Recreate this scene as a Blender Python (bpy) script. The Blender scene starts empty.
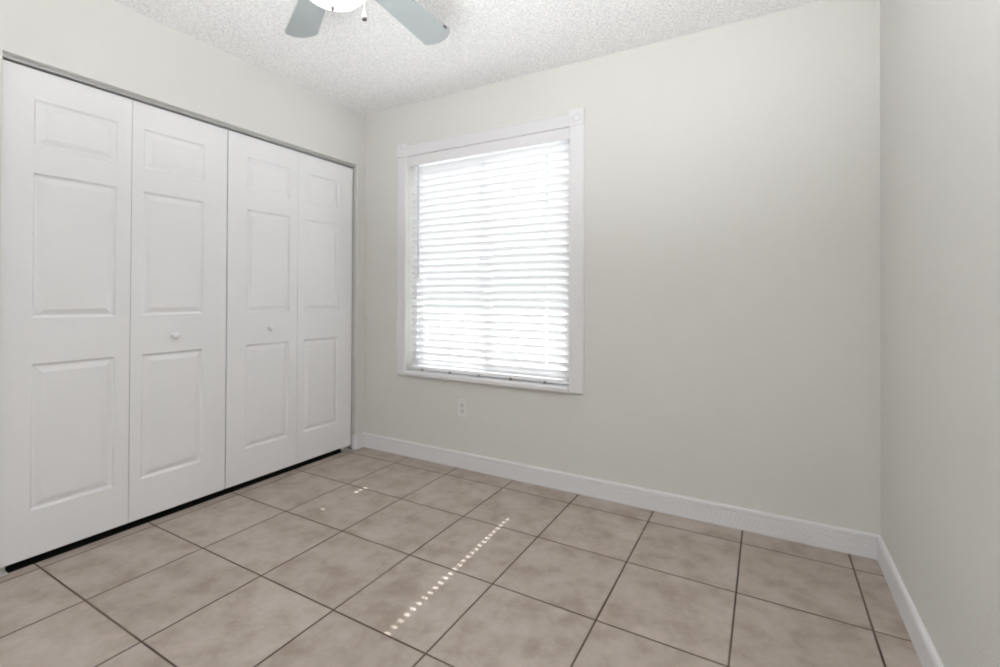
import bpy, bmesh, math, random
from mathutils import Matrix, Vector

# ------------------------------------------------------------------ camera
SC = bpy.context.scene
COL = SC.collection
CAM_POS = (2.5832, -2.5429, 1.1046)
YAW, PITCH, ROLL = 0.5139, 0.0071, 0.0046
F_PX, CY = 471.7, 293.6
fw = Vector((-math.sin(YAW) * math.cos(PITCH), math.cos(YAW) * math.cos(PITCH), math.sin(PITCH)))
rt = Vector((math.cos(YAW), math.sin(YAW), 0))
up = rt.cross(fw)
r2 = rt * math.cos(ROLL) + up * math.sin(ROLL)
u2 = -rt * math.sin(ROLL) + up * math.cos(ROLL)
cd = bpy.data.cameras.new('camera')
cam = bpy.data.objects.new('camera', cd)
COL.objects.link(cam)
cd.sensor_width = 36
cd.lens = F_PX / 1000 * 36
cd.shift_y = -(333.5 - CY) / 1000
cd.clip_start = 0.02
M3 = Matrix((r2, u2, -fw)).transposed()
cam.matrix_world = Matrix.Translation(CAM_POS) @ M3.to_4x4()
SC.camera = cam

# ------------------------------------------------------------------ view
SC.view_settings.view_transform = 'Standard'
SC.view_settings.look = 'None'
SC.view_settings.exposure = 0.17
SC.view_settings.gamma = 1.0
SC.view_settings.use_curve_mapping = False
SC.cycles.max_bounces = 14
SC.cycles.diffuse_bounces = 10
SC.cycles.transparent_max_bounces = 12
SC.cycles.sample_clamp_indirect = 6
SC.cycles.use_adaptive_sampling = False
SC.cycles.filter_width = 2.0

# ------------------------------------------------------------------ world, sun, lights
SKY_STRENGTH = 0.95
SUN_STRENGTH = 12.0
GLOBE_STRENGTH = 7.0
FLASH_POWER = 40.0
W = bpy.data.worlds.new('sky')
SC.world = W
W.use_nodes = True
nt = W.node_tree
bg = nt.nodes['Background']
tc = nt.nodes.new('ShaderNodeTexCoord')
sp = nt.nodes.new('ShaderNodeSeparateXYZ')
rp = nt.nodes.new('ShaderNodeValToRGB')
nt.links.new(tc.outputs['Generated'], sp.inputs[0])
nt.links.new(sp.outputs['Z'], rp.inputs[0])
rp.color_ramp.elements[0].position = 0.0
rp.color_ramp.elements[0].color = (0.97, 0.98, 1.0, 1)
rp.color_ramp.elements[1].position = 0.8
rp.color_ramp.elements[1].color = (0.72, 0.85, 1.0, 1)
nt.links.new(rp.outputs[0], bg.inputs['Color'])
bg.inputs['Strength'].default_value = SKY_STRENGTH

sd = bpy.data.lights.new('sun', 'SUN')
sd.energy = SUN_STRENGTH
sd.angle = math.radians(0.3)
sd.color = (1.0, 0.985, 0.97)
sun = bpy.data.objects.new('sun', sd)
COL.objects.link(sun)
ELEV = math.radians(53.2)
sdir = Vector((0.044, -1.0, 0)).normalized() * math.cos(ELEV) + Vector((0, 0, -math.sin(ELEV)))
sun.rotation_euler = sdir.to_track_quat('-Z', 'Y').to_euler()
sun.location = (1, 6, 8)

ad = bpy.data.lights.new('bounce_flash', 'AREA')     # photographer's flash, turned up to the ceiling behind the camera
ad.shape = 'DISK'
ad.size = 0.9
ad.spread = math.radians(110)
ad.energy = FLASH_POWER
ad.color = (0.955, 0.985, 1.0)
flash = bpy.data.objects.new('bounce_flash', ad)
COL.objects.link(flash)
flash.location = (2.40, -2.85, 0.85)
flash.rotation_euler = Vector((-0.20, 0.45, 1.0)).to_track_quat('-Z', 'Y').to_euler()

# ------------------------------------------------------------------ dimensions
RW, RH, RB = 3.006, 2.44, -3.35           # room width, height, rear wall
BB = 0.1016                                # baseboard height
DX = -0.0304                               # front face of the closet doors
JR, JL, HZ = -0.078, -1.9045, 2.0554        # closet opening: right jamb, left jamb, head
WX0, WX1, WZ0, WZ1 = 0.390, 1.606, 0.592, 2.070   # window opening
TS, TX, TY = 0.4094, 0.029, -0.1478        # tile pitch and phase

# ------------------------------------------------------------------ materials
def mat(name, col, rough=0.5, spec=0.5, metal=0.0):
    m = bpy.data.materials.new(name)
    m.use_nodes = True
    b = m.node_tree.nodes['Principled BSDF']
    b.inputs['Base Color'].default_value = (*col, 1)
    b.inputs['Roughness'].default_value = rough
    b.inputs['Specular IOR Level'].default_value = spec
    b.inputs['Metallic'].default_value = metal
    return m

def add_bump(m, scale, dist, detail=2.0, strength=1.0):
    t = m.node_tree
    b = t.nodes['Principled BSDF']
    c = t.nodes.new('ShaderNodeTexCoord')
    n = t.nodes.new('ShaderNodeTexNoise')
    n.inputs['Scale'].default_value = scale
    n.inputs['Detail'].default_value = detail
    u = t.nodes.new('ShaderNodeBump')
    u.inputs['Strength'].default_value = strength
    u.inputs['Distance'].default_value = dist
    t.links.new(c.outputs['Object'], n.inputs['Vector'])
    t.links.new(n.outputs['Fac'], u.inputs['Height'])
    t.links.new(u.outputs['Normal'], b.inputs['Normal'])
    return m

def add_tint(m, c0, c1, scale, detail=3.0):
    t = m.node_tree
    b = t.nodes['Principled BSDF']
    c = t.nodes.new('ShaderNodeTexCoord')
    n = t.nodes.new('ShaderNodeTexNoise')
    n.inputs['Scale'].default_value = scale
    n.inputs['Detail'].default_value = detail
    r = t.nodes.new('ShaderNodeValToRGB')
    r.color_ramp.elements[0].position = 0.35
    r.color_ramp.elements[0].color = (*c0, 1)
    r.color_ramp.elements[1].position = 0.65
    r.color_ramp.elements[1].color = (*c1, 1)
    t.links.new(c.outputs['Object'], n.inputs['Vector'])
    t.links.new(n.outputs['Fac'], r.inputs[0])
    t.links.new(r.outputs[0], b.inputs['Base Color'])
    return m

M = {}
M['wall'] = add_bump(add_tint(mat('cream_wall_paint', (0.80, 0.79, 0.75), 0.55, 0.3),
                              (0.70, 0.693, 0.664), (0.715, 0.708, 0.679), 1.7), 260, 0.0006)
M['trim'] = add_bump(add_tint(mat('white_trim_paint', (0.83, 0.82, 0.83), 0.4, 0.4),
                              (0.775, 0.765, 0.785), (0.79, 0.78, 0.80), 3.0), 90, 0.0003)
M['door'] = add_bump(add_tint(mat('white_door_paint', (0.83, 0.825, 0.84), 0.42, 0.4),
                              (0.825, 0.82, 0.835), (0.84, 0.835, 0.85), 2.5), 120, 0.0003)
M['slat'] = mat('white_blind_slat', (0.86, 0.86, 0.875), 0.4, 0.4)
M['cord'] = mat('white_cord', (0.82, 0.82, 0.83), 0.8, 0.2)
M['wand'] = mat('grey_clear_wand', (0.55, 0.56, 0.58), 0.3, 0.5)
M['clip'] = mat('grey_plastic_clip', (0.32, 0.31, 0.34), 0.4, 0.5)
M['vinyl'] = mat('white_vinyl', (0.80, 0.80, 0.81), 0.4, 0.4)
M['plate'] = mat('painted_plate', (0.77, 0.765, 0.745), 0.4, 0.4)
M['slot'] = mat('dark_slot', (0.10, 0.10, 0.10), 0.6, 0.3)
M['recep'] = mat('receptacle_plastic', (0.67, 0.67, 0.665), 0.4, 0.4)
M['track'] = add_bump(mat('galvanised_track', (0.55, 0.55, 0.54), 0.35, 0.5, 0.6), 60, 0.0004)
M['bracket'] = mat('zinc_bracket', (0.70, 0.70, 0.68), 0.35, 0.5, 0.4)
M['blade'] = add_bump(add_tint(mat('pale_grey_blade', (0.60, 0.65, 0.65), 0.45, 0.4),
                               (0.32, 0.35, 0.355), (0.35, 0.38, 0.385), 5.0), 40, 0.0003)
M['fan'] = mat('white_fan_metal', (0.82, 0.82, 0.81), 0.35, 0.5)
M['chain'] = mat('chain_metal', (0.60, 0.58, 0.52), 0.3, 0.5, 0.8)
M['fob'] = mat('dark_metal_fob', (0.10, 0.09, 0.08), 0.4, 0.5, 0.5)
M['whitefob'] = mat('white_fob', (0.85, 0.85, 0.84), 0.4, 0.5)
M['mark'] = mat('dark_scuff', (0.05, 0.04, 0.05), 0.7, 0.2)
M['closet'] = mat('closet_paint', (0.70, 0.69, 0.66), 0.7, 0.2)
M['gap_shade'] = add_bump(mat('closet_floor_painted_shade', (0.015, 0.014, 0.013), 0.95, 0.1), 200, 0.002)  # shade of the closet put into a near-black floor colour
M['yard'] = add_tint(mat('pale_concrete_yard', (0.5, 0.5, 0.48), 0.9, 0.1), (0.56, 0.56, 0.55), (0.62, 0.62, 0.61), 2.0)

# popcorn ceiling
m = add_tint(mat('popcorn_ceiling', (0.84, 0.83, 0.85), 0.9, 0.1), (0.79, 0.785, 0.79), (1.0, 0.995, 1.0), 95, 4.0)
add_bump(m, 110, 0.010, 3.0, 0.9)
M['ceiling'] = m

# globe: lit frosted glass
m = mat('lit_globe', (0.9, 0.9, 0.9), 0.3)
b = m.node_tree.nodes['Principled BSDF']
b.inputs['Emission Color'].default_value = (1.0, 0.97, 0.92, 1)
b.inputs['Emission Strength'].default_value = GLOBE_STRENGTH
M['globe'] = m

# window glass: thin pane, mostly straight-through with a weak reflection
m = bpy.data.materials.new('window_glass')
m.use_nodes = True
t = m.node_tree
t.nodes.clear()
o = t.nodes.new('ShaderNodeOutputMaterial')
mx = t.nodes.new('ShaderNodeMixShader')
tr = t.nodes.new('ShaderNodeBsdfTransparent')
tr.inputs[0].default_value = (0.94, 0.96, 0.96, 1)
gl = t.nodes.new('ShaderNodeBsdfGlossy')
gl.inputs['Roughness'].default_value = 0.02
mx.inputs[0].default_value = 0.06
t.links.new(tr.outputs[0], mx.inputs[1])
t.links.new(gl.outputs[0], mx.inputs[2])
t.links.new(mx.outputs[0], o.inputs[0])
M['glass'] = m

# ceramic floor tile with dark grout, square grid
def floor_material():
    m = mat('beige_ceramic_tile', (0.35, 0.3, 0.26), 0.42, 0.4)
    t = m.node_tree
    b = t.nodes['Principled BSDF']
    L = t.links.new
    def math_(op, a, c=None, v=None):
        n = t.nodes.new('ShaderNodeMath')
        n.operation = op
        if isinstance(a, (int, float)): n.inputs[0].default_value = a
        else: L(a, n.inputs[0])
        if c is not None:
            if isinstance(c, (int, float)): n.inputs[1].default_value = c
            else: L(c, n.inputs[1])
        if v is not None:
            n.inputs[2].default_value = v
        return n.outputs[0]
    tc = t.nodes.new('ShaderNodeTexCoord')
    sp = t.nodes.new('ShaderNodeSeparateXYZ')
    L(tc.outputs['Object'], sp.inputs[0])
    fx = math_('DIVIDE', math_('SUBTRACT', sp.outputs['X'], TX), TS)
    fy = math_('DIVIDE', math_('SUBTRACT', sp.outputs['Y'], TY), TS)
    ix, iy = math_('FLOOR', fx), math_('FLOOR', fy)
    gx, gy = math_('SUBTRACT', fx, ix), math_('SUBTRACT', fy, iy)
    ex = math_('MULTIPLY', math_('MINIMUM', gx, math_('SUBTRACT', 1.0, gx)), TS)
    ey = math_('MULTIPLY', math_('MINIMUM', gy, math_('SUBTRACT', 1.0, gy)), TS)
    ed = math_('MINIMUM', ex, ey)
    def ramp(v, lo, hi):
        n = t.nodes.new('ShaderNodeMapRange')
        n.interpolation_type = 'SMOOTHSTEP'
        n.inputs['From Min'].default_value = lo
        n.inputs['From Max'].default_value = hi
        L(v, n.inputs['Value'])
        return n.outputs[0]
    tile = ramp(ed, 0.0022, 0.0040)            # 0 in the grout, 1 on the tile
    pill = ramp(ed, 0.0015, 0.0065)
    cell = t.nodes.new('ShaderNodeCombineXYZ')
    L(ix, cell.inputs[0]); L(iy, cell.inputs[1])
    wn = t.nodes.new('ShaderNodeTexWhiteNoise')
    wn.noise_dimensions = '2D'
    L(cell.outputs[0], wn.inputs['Vector'])
    off = t.nodes.new('ShaderNodeVectorMath')
    off.operation = 'MULTIPLY_ADD'
    L(wn.outputs['Color'], off.inputs[0])
    off.inputs[1].default_value = (9, 9, 9)
    L(tc.outputs['Object'], off.inputs[2])
    n1 = t.nodes.new('ShaderNodeTexNoise')
    n1.inputs['Scale'].default_value = 7.5
    n1.inputs['Detail'].default_value = 8.0
    n1.inputs['Roughness'].default_value = 0.62
    n1.inputs['Distortion'].default_value = 0.15
    L(off.outputs[0], n1.inputs['Vector'])
    r1 = t.nodes.new('ShaderNodeValToRGB')
    e = r1.color_ramp.elements
    e[0].position, e[0].color = 0.34, (0.335, 0.275, 0.228, 1)
    e[1].position, e[1].color = 0.67, (0.49, 0.43, 0.395, 1)
    k = e.new(0.5); k.color = (0.42, 0.36, 0.315, 1)
    L(n1.outputs['Fac'], r1.inputs[0])
    n2 = t.nodes.new('ShaderNodeTexNoise')
    n2.inputs['Scale'].default_value = 60
    n2.inputs['Detail'].default_value = 3
    L(off.outputs[0], n2.inputs['Vector'])
    jit = math_('ADD', math_('MULTIPLY', wn.outputs['Value'], 0.08), math_('MULTIPLY', n2.outputs['Fac'], 0.10))
    jit = math_('ADD', jit, 0.91)
    sc = t.nodes.new('ShaderNodeVectorMath')
    sc.operation = 'SCALE'
    L(r1.outputs[0], sc.inputs[0]); L(jit, sc.inputs['Scale'])
    n3 = t.nodes.new('ShaderNodeTexNoise')
    n3.inputs['Scale'].default_value = 3.0
    L(tc.outputs['Object'], n3.inputs['Vector'])
    r3 = t.nodes.new('ShaderNodeValToRGB')
    r3.color_ramp.elements[0].position = 0.35
    r3.color_ramp.elements[0].color = (0.055, 0.038, 0.028, 1)
    r3.color_ramp.elements[1].position = 0.7
    r3.color_ramp.elements[1].color = (0.15, 0.115, 0.092, 1)
    L(n3.outputs['Fac'], r3.inputs[0])
    mix = t.nodes.new('ShaderNodeMix')
    mix.data_type = 'RGBA'
    L(tile, mix.inputs['Factor'])
    L(r3.outputs[0], mix.inputs[6]); L(sc.outputs[0], mix.inputs[7])
    L(mix.outputs[2], b.inputs['Base Color'])
    rr = t.nodes.new('ShaderNodeMapRange')
    rr.inputs['To Min'].default_value = 0.8
    rr.inputs['To Max'].default_value = 0.40
    L(tile, rr.inputs['Value']); L(rr.outputs[0], b.inputs['Roughness'])
    hh = math_('ADD', pill, math_('MULTIPLY', n1.outputs['Fac'], 0.18))
    bp = t.nodes.new('ShaderNodeBump')
    bp.inputs['Distance'].default_value = 0.003
    bp.inputs['Strength'].default_value = 0.7
    L(hh, bp.inputs['Height']); L(bp.outputs['Normal'], b.inputs['Normal'])
    return m
M['floor'] = floor_material()

# ------------------------------------------------------------------ helpers
def box(bm, x0, x1, y0, y1, z0, z1, bev=0.0):
    r = bmesh.ops.create_cube(bm, size=1.0)
    vs = r['verts']
    for v in vs:
        v.co.x = x0 if v.co.x < 0 else x1
        v.co.y = y0 if v.co.y < 0 else y1
        v.co.z = z0 if v.co.z < 0 else z1
    if bev:
        es = list({e for v in vs for e in v.link_edges})
        bmesh.ops.bevel(bm, geom=es, offset=bev, segments=2, affect='EDGES', profile=0.5)

def lathe(bm, prof, cx=0, cy=0, n=40, axis='Z', origin=(0, 0, 0)):
    """prof: list of (radius, height)."""
    rings = []
    o = Vector(origin)
    def P(r, h, a):
        c, s = math.cos(a) * r, math.sin(a) * r
        if axis == 'Z': return Vector((cx + c, cy + s, h)) + o
        if axis == 'X': return Vector((h, c, s)) + o
        return Vector((c, h, s)) + o
    for r, h in prof:
        if r < 1e-6:
            rings.append([bm.verts.new(P(0, h, 0))])
        else:
            rings.append([bm.verts.new(P(r, h, 2 * math.pi * i / n)) for i in range(n)])
    for A, B in zip(rings, rings[1:]):
        if len(A) == 1 and len(B) == 1: continue
        for i in range(n):
            j = (i + 1) % n
            if len(A) == 1: bm.faces.new((A[0], B[i], B[j]))
            elif len(B) == 1: bm.faces.new((A[i], A[j], B[0]))
            else: bm.faces.new((A[i], A[j], B[j], B[i]))

def tube(bm, p, q, r, n=8):
    p, q = Vector(p), Vector(q)
    d = (q - p).normalized()
    a = d.orthogonal().normalized()
    b_ = d.cross(a)
    R0 = [bm.verts.new(p + (a * math.cos(2 * math.pi * i / n) + b_ * math.sin(2 * math.pi * i / n)) * r) for i in range(n)]
    R1 = [bm.verts.new(q + (a * math.cos(2 * math.pi * i / n) + b_ * math.sin(2 * math.pi * i / n)) * r) for i in range(n)]
    for i in range(n):
        j = (i + 1) % n
        bm.faces.new((R0[i], R0[j], R1[j], R1[i]))
    bm.faces.new(R0[::-1]); bm.faces.new(R1)

def prism(bm, pts, f0, f1):
    """closed 2D outline pts; f0/f1 map a 2D point to the two end positions."""
    A = [bm.verts.new(f0(*p)) for p in pts]
    B = [bm.verts.new(f1(*p)) for p in pts]
    n = len(pts)
    for i in range(n):
        j = (i + 1) % n
        bm.faces.new((A[i], A[j], B[j], B[i]))
    bm.faces.new(A[::-1]); bm.faces.new(B)

def obj(name, bm, m, parent=None, smooth=False):
    bmesh.ops.recalc_face_normals(bm, faces=bm.faces)
    me = bpy.data.meshes.new(name)
    bm.to_mesh(me); bm.free()
    if smooth:
        me.shade_smooth()
        me.set_sharp_from_angle(angle=math.radians(35))
    o = bpy.data.objects.new(name, me)
    COL.objects.link(o)
    me.materials.append(M[m])
    if parent:
        o.parent = parent
        o.matrix_parent_inverse = parent.matrix_basis.inverted()
    return o

def empty(name, loc):
    o = bpy.data.objects.new(name, None)
    COL.objects.link(o)
    o.location = loc
    o.empty_display_size = 0.1
    return o

def tag(o, label, cat, group=None, kind=None):
    o['label'] = label
    o['category'] = cat
    if group: o['group'] = group
    if kind: o['kind'] = kind
    return o

def BM(): return bmesh.new()

# ------------------------------------------------------------------ room shell
bm = BM(); box(bm, -0.80, RW + 0.12, RB - 0.12, 0.14, -0.10, 0.0)
tag(obj('floor', bm, 'floor'), 'beige square ceramic tile floor with dark grout lines', 'floor', kind='structure')

bm = BM(); box(bm, -0.80, RW + 0.12, RB - 0.12, 0.14, RH, RH + 0.10)
tag(obj('ceiling', bm, 'ceiling'), 'white popcorn textured ceiling', 'ceiling', kind='structure')

bm = BM()
box(bm, -0.80, WX0, 0, 0.14, 0, RH); box(bm, WX1, RW, 0, 0.14, 0, RH)
box(bm, WX0, WX1, 0, 0.14, 0, WZ0 - 0.030); box(bm, WX0, WX1, 0, 0.14, WZ1 + 0.008, RH)
tag(obj('wall_back', bm, 'wall'), 'cream painted wall with the window in it', 'wall', kind='structure')

bm = BM()
box(bm, -0.12, 0, JR, 0, 0, RH); box(bm, -0.12, 0, JL, JR, HZ, RH); box(bm, -0.12, 0, RB, JL, 0, RH)
tag(obj('wall_left', bm, 'wall'), 'cream painted wall over and around the closet doors', 'wall', kind='structure')

bm = BM(); box(bm, RW, RW + 0.12, RB, 0.14, 0, RH)
tag(obj('wall_right', bm, 'wall'), 'plain cream painted wall on the right', 'wall', kind='structure')

bm = BM()        # rear wall behind the camera
box(bm, -0.12, RW + 0.12, RB - 0.12, RB, 0, RH)
tag(obj('wall_front', bm, 'wall'), 'plain cream painted wall facing the window', 'wall', kind='structure')

bm = BM()        # inside of the closet
box(bm, -0.80, -0.70, JL - 0.2, 0, 0, RH); box(bm, -0.70, -0.12, JL - 0.2, JL - 0.1, 0, RH)
tag(obj('wall_closet', bm, 'closet'), 'dark closet interior walls behind the folding doors', 'wall', kind='structure')

bm = BM(); box(bm, -0.70, DX - 0.004, JL, JR, 0.0, 0.0015)  # thin black sheet over the tile, painted shade for the gap under the doors
tag(obj('floor_closet_shade', bm, 'gap_shade'), 'closet floor painted near-black for the shade seen under the closet doors', 'floor', kind='structure')

bm = BM(); box(bm, -30, 30, 0.16, 40, -0.30, -0.15)
tag(obj('ground', bm, 'yard'), 'bright paved ground outside the window', 'ground', kind='structure')

# baseboards -------------------------------------------------------
def fluted():
    p = [(0, 0), (0.014, 0), (0.0145, 0.004), (0.0145, 0.011)]
    z = 0.011
    for k in range(7):           # rounded ribs with open grooves
        p += [(0.0104, z + 0.0026), (0.0106, z + 0.0038), (0.0138, z + 0.0062), (0.0145, z + 0.0082), (0.0142, z + 0.0100)]
        z += 0.0103
    p += [(0.0145, z + 0.002), (0.0145, BB - 0.006), (0.0125, BB - 0.002), (0.009, BB), (0, BB)]
    return p
def plain():
    return [(0, 0), (0.014, 0), (0.0145, 0.004), (0.0145, BB - 0.014), (0.011, BB - 0.004), (0.007, BB), (0, BB)]

bm = BM()
prism(bm, fluted(), lambda d, z: (0.0, -d, z), lambda d, z: (RW, -d, z))
tag(obj('baseboard_back', bm, 'trim'), 'white ribbed baseboard along the window wall', 'baseboard', kind='structure')
bm = BM()
prism(bm, plain(), lambda d, z: (RW - d, -0.0145, z), lambda d, z: (RW - d, RB, z))
tag(obj('baseboard_right', bm, 'trim'), 'plain white baseboard along the right wall', 'baseboard', kind='structure')
bm = BM()
box(bm, -0.027, 0.0135, JR - 0.013, JR, 0, BB, 0.002)
box(bm, 0.0, 0.0135, JR, -0.0145, 0, BB, 0.002)
prism(bm, fluted(), lambda d, z: (d, JL, z), lambda d, z: (d, RB, z))
tag(obj('baseboard_left', bm, 'trim'), 'white baseboard pieces either side of the closet doors', 'baseboard', kind='structure')

# closet door track
bm = BM()
box(bm, -0.066, -0.026, JL, JR, HZ - 0.004, HZ)
box(bm, -0.030, -0.026, JL, JR, HZ - 0.017, HZ - 0.004)
box(bm, -0.066, -0.062, JL, JR, HZ - 0.017, HZ - 0.004)
tag(obj('trim_1', bm, 'track'), 'grey metal sliding track above the closet doors', 'track', kind='structure')

# ------------------------------------------------------------------ bifold closet doors
DZ0, DZ1 = 0.033, 2.029
PZ = [(0.222, 0.821), (1.008, 1.606), (1.719, 1.909)]

def leaf_bm(y0, y1, py0, py1):
    """moulded six-panel style leaf, front face towards +x."""
    bm = BM()
    xf, xb = DX, DX - 0.035
    ys = [y0, py0, py1, y1]
    zs = [DZ0]
    for a, c in PZ: zs += [a, c]
    zs.append(DZ1)
    V = {}
    def vt(x, y, z):
        k = (round(x, 5), round(y, 5), round(z, 5))
        if k not in V: V[k] = bm.verts.new((x, y, z))
        return V[k]
    # inset, depth: lip, steep ogee, groove, raised bevel, field
    loops = [(0.0, 0.0), (0.003, -0.0040), (0.006, -0.0095), (0.011, -0.0112), (0.015, -0.0105), (0.034, -0.0024), (0.037, -0.0014)]
    for i in range(3):
        for j in range(len(zs) - 1):
            a, c, d, e = ys[i], ys[i + 1], zs[j], zs[j + 1]
            if i == 1 and (d, e) in [tuple(p) for p in PZ]:
                prev = None
                for ins, dep in loops:
                    x = xf + dep
                    r = [vt(x, a + ins, d + ins), vt(x, c - ins, d + ins), vt(x, c - ins, e - ins), vt(x, a + ins, e - ins)]
                    if prev:
                        for k in range(4):
                            bm.faces.new((prev[k], prev[(k + 1) % 4], r[(k + 1) % 4], r[k]))
                    prev = r
                bm.faces.new(prev)
            else:
                bm.faces.new((vt(xf, a, d), vt(xf, c, d), vt(xf, c, e), vt(xf, a, e)))
    # edges and back
    per = [(ys[i], zs[0]) for i in range(4)] + [(ys[3], z) for z in zs[1:]] + \
          [(ys[i], zs[-1]) for i in (2, 1, 0)] + [(ys[0], z) for z in zs[-2:0:-1]]
    n = len(per)
    back = [vt(xb, *p) for p in per]
    for k in range(n):
        bm.faces.new((vt(xf, *per[k]), back[k], back[(k + 1) % n], vt(xf, *per[(k + 1) % n])))
    bm.faces.new(back)
    return bm

def knob(parent, y, z):
    bm = BM()
    prof = [(0.0, 0.030), (0.006, 0.0298), (0.012, 0.0280), (0.0155, 0.0245), (0.0165, 0.0205), (0.0150, 0.0160),
            (0.0105, 0.0120), (0.0080, 0.0080), (0.0085, 0.0040), (0.0125, 0.0015), (0.0130, 0.0), (0.0, 0.0)]
    lathe(bm, prof, n=28, axis='X', origin=(DX, y, z))
    return obj('knob', bm, 'door', parent, smooth=True)

def pivot(parent, y0, y1):
    bm = BM()
    box(bm, DX - 0.030, DX + 0.006, y0, y1, 0.0, 0.0055, 0.001)
    box(bm, DX - 0.030, DX - 0.026, y0, y1, 0.004, 0.022, 0.001)
    tube(bm, (DX - 0.016, (y0 + y1) / 2, 0.004), (DX - 0.016, (y0 + y1) / 2, 0.034), 0.005, 12)
    return obj('pivot_bracket', bm, 'bracket', parent)

G = 0.0013
def bifold(name, label, leaves, knob_leaf, kn, piv):
    root = empty(name, (DX - 0.0175, (leaves[0][0] + leaves[-1][1]) / 2, 0.0))
    bpy.context.view_layer.update()
    tag(root, label, 'closet door', kind='structure')
    for i, (a, c, p0, p1) in enumerate(leaves):
        lf = obj('door_panel', leaf_bm(a, c, p0, p1), 'door', root)
        if i == knob_leaf: knob(lf, *kn)
    pivot(root, *piv)
    return root
bifold('door_1', 'white bifold closet door on the left, nearest the camera', [(-1.9015, -1.4610 - G, -1.804, -1.518), (-1.4610 + G, -1.0085, -1.413, -1.129)],
       1, (-1.272, 0.903), (-1.901, -1.866))
bifold('door_2', 'white bifold closet door next to the room corner by the window', [(-1.0020, -0.5490 - G, -0.891, -0.608), (-0.5490 + G, -0.0955, -0.501, -0.216)],
       0, (-0.747, 0.913), (-0.165, -0.100))

# ------------------------------------------------------------------ window
win = tag(empty('window_1', (1.0, 0.07, WZ0)), 'white sliding window with ribbed head casing and corner blocks', 'window', kind='structure')
bpy.context.view_layer.update()
def ring(bm, x0, x1, z0, z1, y0, y1, w):
    box(bm, x0, x0 + w, y0, y1, z0, z1); box(bm, x1 - w, x1, y0, y1, z0, z1)
    box(bm, x0 + w, x1 - w, y0, y1, z0, z0 + w); box(bm, x0 + w, x1 - w, y0, y1, z1 - w, z1)
bm = BM(); ring(bm, WX0, WX1, WZ0, WZ1, 0.088, 0.136, 0.030); obj('window_frame', bm, 'vinyl', win)
def sash(x0, x1, y):
    z0, z1 = WZ0 + 0.031, WZ1 - 0.031
    bm = BM(); ring(bm, x0, x1, z0, z1, y, y + 0.018, 0.034)
    s = obj('sash', bm, 'vinyl', win)
    bm = BM(); box(bm, x0 + 0.033, x1 - 0.033, y + 0.007, y + 0.011, z0 + 0.033, z1 - 0.033)
    obj('glass_pane', bm, 'glass', s)
sash(WX0 + 0.031, 1.020, 0.113)
sash(0.985, WX1 - 0.031, 0.092)

# sill (projecting stool), side casings, head casing, filler board, corner blocks
bm = BM()
prism(bm, [(-0.034, WZ0 - 0.024), (-0.034, WZ0 - 0.006), (-0.030, WZ0 - 0.0015), (-0.024, WZ0), (0.088, WZ0), (0.088, WZ0 - 0.030), (-0.030, WZ0 - 0.030)],
      lambda y, z: (WX0 + 0.0145, y, z), lambda y, z: (WX1 - 0.0005, y, z))
obj('window_sill', bm, 'trim', win)
CT = 0.020
def casing_profile(w):
    return [(0, 0), (0, CT - 0.006), (0.004, CT - 0.002), (0.010, CT), (w * 0.50, CT), (w - 0.012, CT - 0.002), (w - 0.004, CT - 0.006), (w, CT - 0.010), (w, 0)]
for x0, x1, flip in ((0.320, 0.404, True), (1.606, 1.694, False)):
    w = x1 - x0
    bm = BM()
    fx = (lambda s: x1 - s) if flip else (lambda s: x0 + s)
    prism(bm, casing_profile(w), lambda s, d: (fx(s), -d, 0.566), lambda s, d: (fx(s), -d, 2.076))
    obj('side_casing', bm, 'trim', win)
bm = BM(); box(bm, 0.404, 1.6055, -0.006, 0.012, 2.012, 2.0765, 0.001); obj('filler_board', bm, 'trim', win)
bm = BM()
p = [(2.077, 0), (2.077, 0.018), (2.080, 0.022)]
z = 2.083
for k in range(6):
    p += [(z, 0.022), (z + 0.006, 0.022), (z + 0.0072, 0.0190), (z + 0.0090, 0.0190)]
    z += 0.0100
p += [(z, 0.022), (2.147, 0.022), (2.150, 0.018), (2.150, 0)]
prism(bm, p, lambda z, d: (0.416, -d, z), lambda z, d: (1.603, -d, z))
obj('head_casing', bm, 'trim', win)
for xa, xb in ((0.324, 0.416), (1.603, 1.693)):
    bm = BM()
    za, zb = 2.077, 2.170
    box(bm, xa, xb, -0.024, 0.0, za, zb, 0.003)
    cb = obj('corner_block', bm, 'trim', win)
    bm = BM()
    lathe(bm, [(0.0, -0.030), (0.010, -0.0295), (0.015, -0.027), (0.018, -0.0235), (0.021, -0.0238), (0.024, -0.0285), (0.028, -0.0300),
               (0.032, -0.0285), (0.034, -0.0238), (0.0, -0.0232)], n=36, axis='Y', origin=((xa + xb) / 2, 0, (za + zb) / 2))
    obj('rosette', bm, 'trim', cb, smooth=True)

# ------------------------------------------------------------------ blind
BX0, BX1, BY = 0.410, 1.600, 0.052
PITCH_Z, TILT = 0.0459, math.radians(43)
CORDS = [0.522, 0.752, 0.982, 1.212, 1.440]
HOLES = {0: 0.540, 4: 1.440}
bl = tag(empty('window_blind', (1.0, BY, WZ0)), 'white horizontal slat blind hanging closed in the window', 'blind')
bpy.context.view_layer.update()
bm = BM()
box(bm, BX0, BX1, BY - 0.026, BY + 0.026, 2.022, 2.064, 0.002)
obj('headrail', bm, 'slat', bl)

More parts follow.
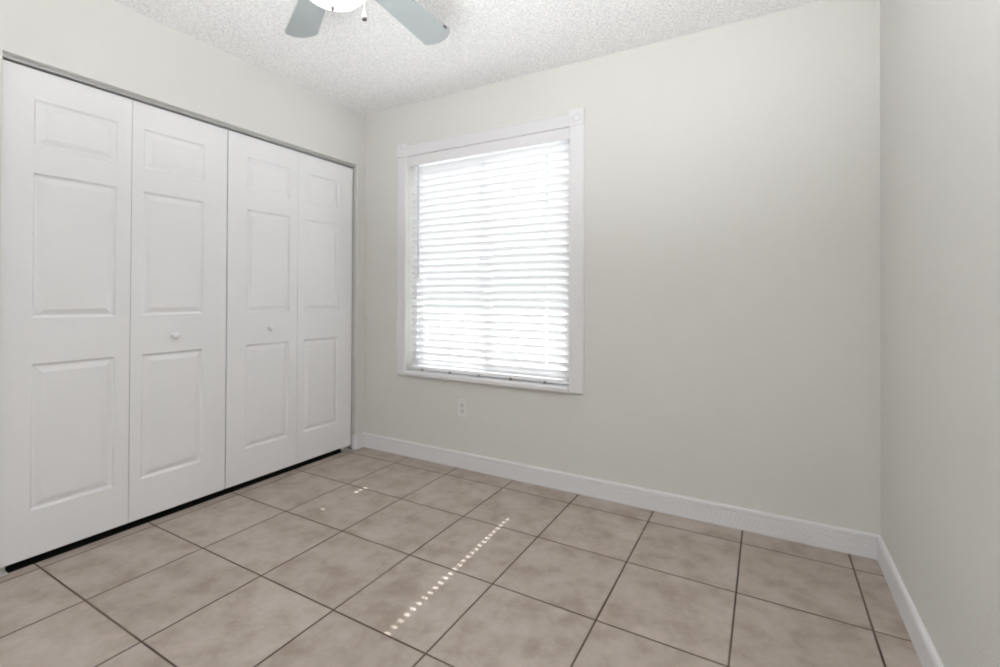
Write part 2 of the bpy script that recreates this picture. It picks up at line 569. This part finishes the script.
def slat(bm, zc, holes):
    """one curved slat with two cord slots; room edge is the higher one."""
    us = [-0.0232, -0.0180, -0.0100, 0.0, 0.0100, 0.0180, 0.0232]
    xs = [BX0]
    for h in holes: xs += [h - (0.0135 if h < 1 else 0.0100), h + (0.0135 if h < 1 else 0.0100)]
    xs.append(BX1)
    V = []
    for x in xs:
        row = []
        for u in us:
            crown = 0.0022 * (1 - (u / 0.0232) ** 2)
            yy = -u * math.cos(TILT) + crown * math.sin(TILT)
            zz = u * math.sin(TILT) + crown * math.cos(TILT)
            row.append(Vector((x, BY + yy, zc + zz)))
        V.append(row)
    nrm = Vector((0, math.sin(TILT), math.cos(TILT))) * 0.0014
    top = [[bm.verts.new(v + nrm) for v in r] for r in V]
    bot = [[bm.verts.new(v - nrm) for v in r] for r in V]
    nx, nu = len(xs), len(us)
    hole = set()
    for k in range(len(holes)):
        for j in (2, 3): hole.add((1 + 2 * k, j))
    solid = lambda i, j: 0 <= i < nx - 1 and 0 <= j < nu - 1 and (i, j) not in hole
    for i in range(nx - 1):
        for j in range(nu - 1):
            if not solid(i, j): continue
            bm.faces.new((top[i][j], top[i + 1][j], top[i + 1][j + 1], top[i][j + 1]))
            bm.faces.new((bot[i][j], bot[i][j + 1], bot[i + 1][j + 1], bot[i + 1][j]))
            for (di, dj, a, c) in ((-1, 0, (i, j), (i, j + 1)), (1, 0, (i + 1, j), (i + 1, j + 1)),
                                   (0, -1, (i, j), (i + 1, j)), (0, 1, (i, j + 1), (i + 1, j + 1))):
                if not solid(i + di, j + dj):
                    bm.faces.new((top[a[0]][a[1]], top[c[0]][c[1]], bot[c[0]][c[1]], bot[a[0]][a[1]]))

bm = BM()
zs = [0.662 + k * PITCH_Z for k in range(30)]
for k, zc in enumerate(zs):
    hl = [HOLES[4]] if k >= 1 else []
    if k in (3, 4, 5, 12): hl = [HOLES[0]] + hl
    slat(bm, zc, hl)
obj('slats', bm, 'slat', bl, smooth=True)

bm = BM()
box(bm, BX0, BX1, BY - 0.026, BY + 0.026, WZ0 + 0.006, WZ0 + 0.030, 0.006)
rail = obj('bottom_rail', bm, 'slat', bl)
for x in CORDS:
    bm = BM()
    box(bm, x - 0.009, x + 0.009, BY - 0.031, BY - 0.020, WZ0 + 0.0005, WZ0 + 0.016, 0.002)
    obj('rail_clip', bm, 'clip', rail)
for x in CORDS:
    bm = BM()
    yo = 0.0232 * math.cos(TILT) + 0.0022
    tube(bm, (x, BY - yo, WZ0 + 0.028), (x, BY - yo, 2.024), 0.0011, 6)
    tube(bm, (x, BY + yo, WZ0 + 0.028), (x, BY + yo, 2.024), 0.0011, 6)
    obj('ladder_cord', bm, 'cord', bl)
bm = BM()
tube(bm, (0.488, BY - 0.036, 1.246), (0.484, BY - 0.036, 2.010), 0.0042, 10)
tube(bm, (0.488, BY - 0.036, 1.232), (0.488, BY - 0.036, 1.262), 0.0058, 10)
tube(bm, (0.484, BY - 0.038, 2.010), (0.484, BY - 0.026, 2.026), 0.003, 8)
obj('tilt_wand', bm, 'wand', bl)

# ------------------------------------------------------------------ wall plates
pl = tag(empty('wall_outlet', (0.876, 0.0, 0.385)), 'white electrical outlet plate on the wall under the window', 'outlet')
bpy.context.view_layer.update()
ox, oz = 0.876, 0.386
bm = BM(); box(bm, ox - 0.036, ox + 0.036, -0.006, 0.0, oz - 0.058, oz + 0.058, 0.0025); obj('cover_plate', bm, 'plate', pl)
for s in (-1, 1):
    bm = BM()
    zc = oz + s * 0.0195
    pts = [(0.0165 * math.cos(a), max(-0.0125, min(0.0125, 0.0165 * math.sin(a)))) for a in [2 * math.pi * k / 28 for k in range(28)]]
    prism(bm, pts, lambda x, z: (ox + x, -0.005, zc + z), lambda x, z: (ox + x, -0.0080, zc + z))
    rc = obj('receptacle', bm, 'recep', pl)
    bm = BM()
    box(bm, ox - 0.0075, ox - 0.0052, -0.0086, -0.0072, zc - 0.003, zc + 0.006)
    box(bm, ox + 0.0052, ox + 0.0075, -0.0086, -0.0072, zc - 0.003, zc + 0.006)
    lathe(bm, [(0.0, -0.0086), (0.0022, -0.0086), (0.0022, -0.0072), (0.0, -0.0072)], n=12, axis='Y', origin=(ox, 0, zc - 0.008))
    obj('slot', bm, 'slot', rc)
bm = BM(); lathe(bm, [(0.0, -0.0078), (0.0025, -0.0076), (0.0032, -0.0055), (0.0, -0.005)], n=14, axis='Y', origin=(ox, 0, oz)); obj('screw', bm, 'recep', pl, smooth=True)

p2 = tag(empty('cable_plate', (0.222, 0.0, 0.456)), 'small painted-over square plate low on the wall near the closet corner', 'wall plate')
bpy.context.view_layer.update()
bm = BM(); box(bm, 0.190, 0.254, -0.003, 0.0, 0.428, 0.484, 0.001); obj('cover_plate', bm, 'wall', p2)
bm = BM(); lathe(bm, [(0.0, -0.006), (0.004, -0.0058), (0.005, -0.0028), (0.0, -0.0025)], n=14, axis='Y', origin=(0.243, 0, 0.437)); obj('screw', bm, 'recep', p2, smooth=True)

# ------------------------------------------------------------------ ceiling fan
FX, FY, FZ = 1.484, -1.594, 2.116
fan = tag(empty('ceiling_fan', (FX, FY, RH)), 'white ceiling fan with pale grey blades and a lit glass bowl', 'ceiling fan')
bpy.context.view_layer.update()
bm = BM()
lathe(bm, [(0.0, RH), (0.075, RH), (0.078, RH - 0.012), (0.070, RH - 0.045), (0.050, RH - 0.062), (0.0, RH - 0.062)], FX, FY)
obj('canopy', bm, 'fan', fan, smooth=True)
bm = BM()
lathe(bm, [(0.0, RH - 0.062), (0.045, RH - 0.064), (0.060, RH - 0.080), (0.105, RH - 0.100), (0.120, RH - 0.130), (0.120, RH - 0.235),
           (0.108, RH - 0.262), (0.080, RH - 0.280), (0.080, RH - 0.330), (0.0, RH - 0.330)], FX, FY, 48)
obj('motor_housing', bm, 'fan', fan, smooth=True)
bm = BM()
lathe(bm, [(0.0, 2.112), (0.060, 2.112), (0.080, 2.095), (0.097, 2.068), (0.100, 2.042), (0.094, 2.036), (0.0, 2.036)], FX, FY, 48)
obj('light_fitter', bm, 'fan', fan, smooth=True)
bm = BM()
prof = [(0.0, 2.038), (0.090, 2.038), (0.098, 2.032)]
for k in range(1, 13):
    a = math.pi / 2 * k / 12
    prof.append((0.100 * math.cos(a) ** 0.85 if k < 12 else 0.0, 2.026 - 0.067 * math.sin(a)))
lathe(bm, prof, FX, FY, 48)
obj('glass_bowl', bm, 'globe', fan, smooth=True)

PHI0, TILTB = math.radians(151.7), math.radians(14.4)
def blade(k):
    ang = PHI0 - k * math.radians(60)
    R0, R1 = 0.150, 0.553
    out = []
    w0, w1 = 0.042, 0.0600
    out += [(R0, -w0 + 0.008), (R0 + 0.010, -w0)]
    out += [(R1 - 0.036, -w1), (R1 - 0.022, -w1 + 0.007), (R1 - 0.005, -0.026), (R1, -0.012), (R1, 0.014),
            (R1 - 0.005, 0.030), (R1 - 0.022, w1 - 0.007), (R1 - 0.036, w1)]
    out += [(R0 + 0.010, w0), (R0, w0 - 0.008)]
    ax = Vector((math.cos(ang), math.sin(ang), 0))
    pe = Vector((math.sin(ang), -math.cos(ang), 0))
    cr = pe * math.cos(TILTB) + Vector((0, 0, math.sin(TILTB)))
    nm = ax.cross(cr).normalized()
    if nm.z < 0: nm = -nm
    c = Vector((FX, FY, FZ))
    f = lambda r, s, h: c + ax * r + cr * s + nm * h
    bm = BM()
    prism(bm, out, lambda r, s: f(r, s, -0.003), lambda r, s: f(r, s, 0.003))
    b_ = obj('blade', bm, 'blade', fan)
    bm = BM()           # blade iron
    prism(bm, [(0.075, -0.016), (0.150, -0.020), (0.185, -0.034), (0.215, -0.030), (0.225, 0.0), (0.215, 0.030), (0.185, 0.034), (0.150, 0.020), (0.075, 0.016)],
          lambda r, s: f(r, s, 0.0032), lambda r, s: f(r, s, 0.0075))
    obj('blade_iron', bm, 'fan', b_)
    if k == 1:
        bm = BM()
        prism(bm, [(R1 - 0.070, w1 - 0.009), (R1 - 0.052, w1 - 0.010), (R1 - 0.046, w1 - 0.004), (R1 - 0.054, w1 - 0.001), (R1 - 0.068, w1 - 0.002)],
              lambda r, s: f(r, s, -0.0036), lambda r, s: f(r, s, -0.0030))
        o = obj('scuff_mark', bm, 'mark', b_)
        o['label'] = 'dark scuff mark near the blade tip'
for k in range(6): blade(k)

def pull_chain(x, y, z0, z1, fob, dark):
    bm = BM()
    z = z0
    n = int((z0 - z1) / 0.006)
    tube(bm, (x, y, z0), (x, y, z1), 0.0010, 6)
    for k in range(n):
        bmesh.ops.create_icosphere(bm, subdivisions=1, radius=0.0019, matrix=Matrix.Translation((x, y, z0 - k * 0.006)))
    ch = obj('pull_chain', bm, 'chain', fan)
    bm = BM()
    lathe(bm, [(0.0, z1 + 0.002), (0.003, z1), (0.0045, z1 - 0.006), (0.0065, z1 - 0.016), (0.0075, z1 - 0.020), (0.0, z1 - 0.020)], x, y, 20)
    f = obj('chain_fob', bm, fob, ch, smooth=True)
    bm = BM()
    lathe(bm, [(0.0, z1 - 0.0195), (0.0074, z1 - 0.0198), (0.0072, z1 - 0.026), (0.0, z1 - 0.028)], x, y, 20)
    obj('fob_tip', bm, dark, f, smooth=True)
pull_chain(FX + 0.071, FY + 0.055, 2.060, 1.942, 'whitefob', 'fob')
bm = BM()          # finial under the bowl
lathe(bm, [(0.0, 1.9615), (0.009, 1.9612), (0.0095, 1.957), (0.006, 1.953), (0.0055, 1.947), (0.0, 1.947)], FX, FY, 20)
fin = obj('finial', bm, 'whitefob', fan, smooth=True)
bm = BM()
lathe(bm, [(0.0, 1.9475), (0.0055, 1.9473), (0.0062, 1.942), (0.0045, 1.937), (0.0, 1.935)], FX, FY, 20)
obj('finial_tip', bm, 'fob', fin, smooth=True)
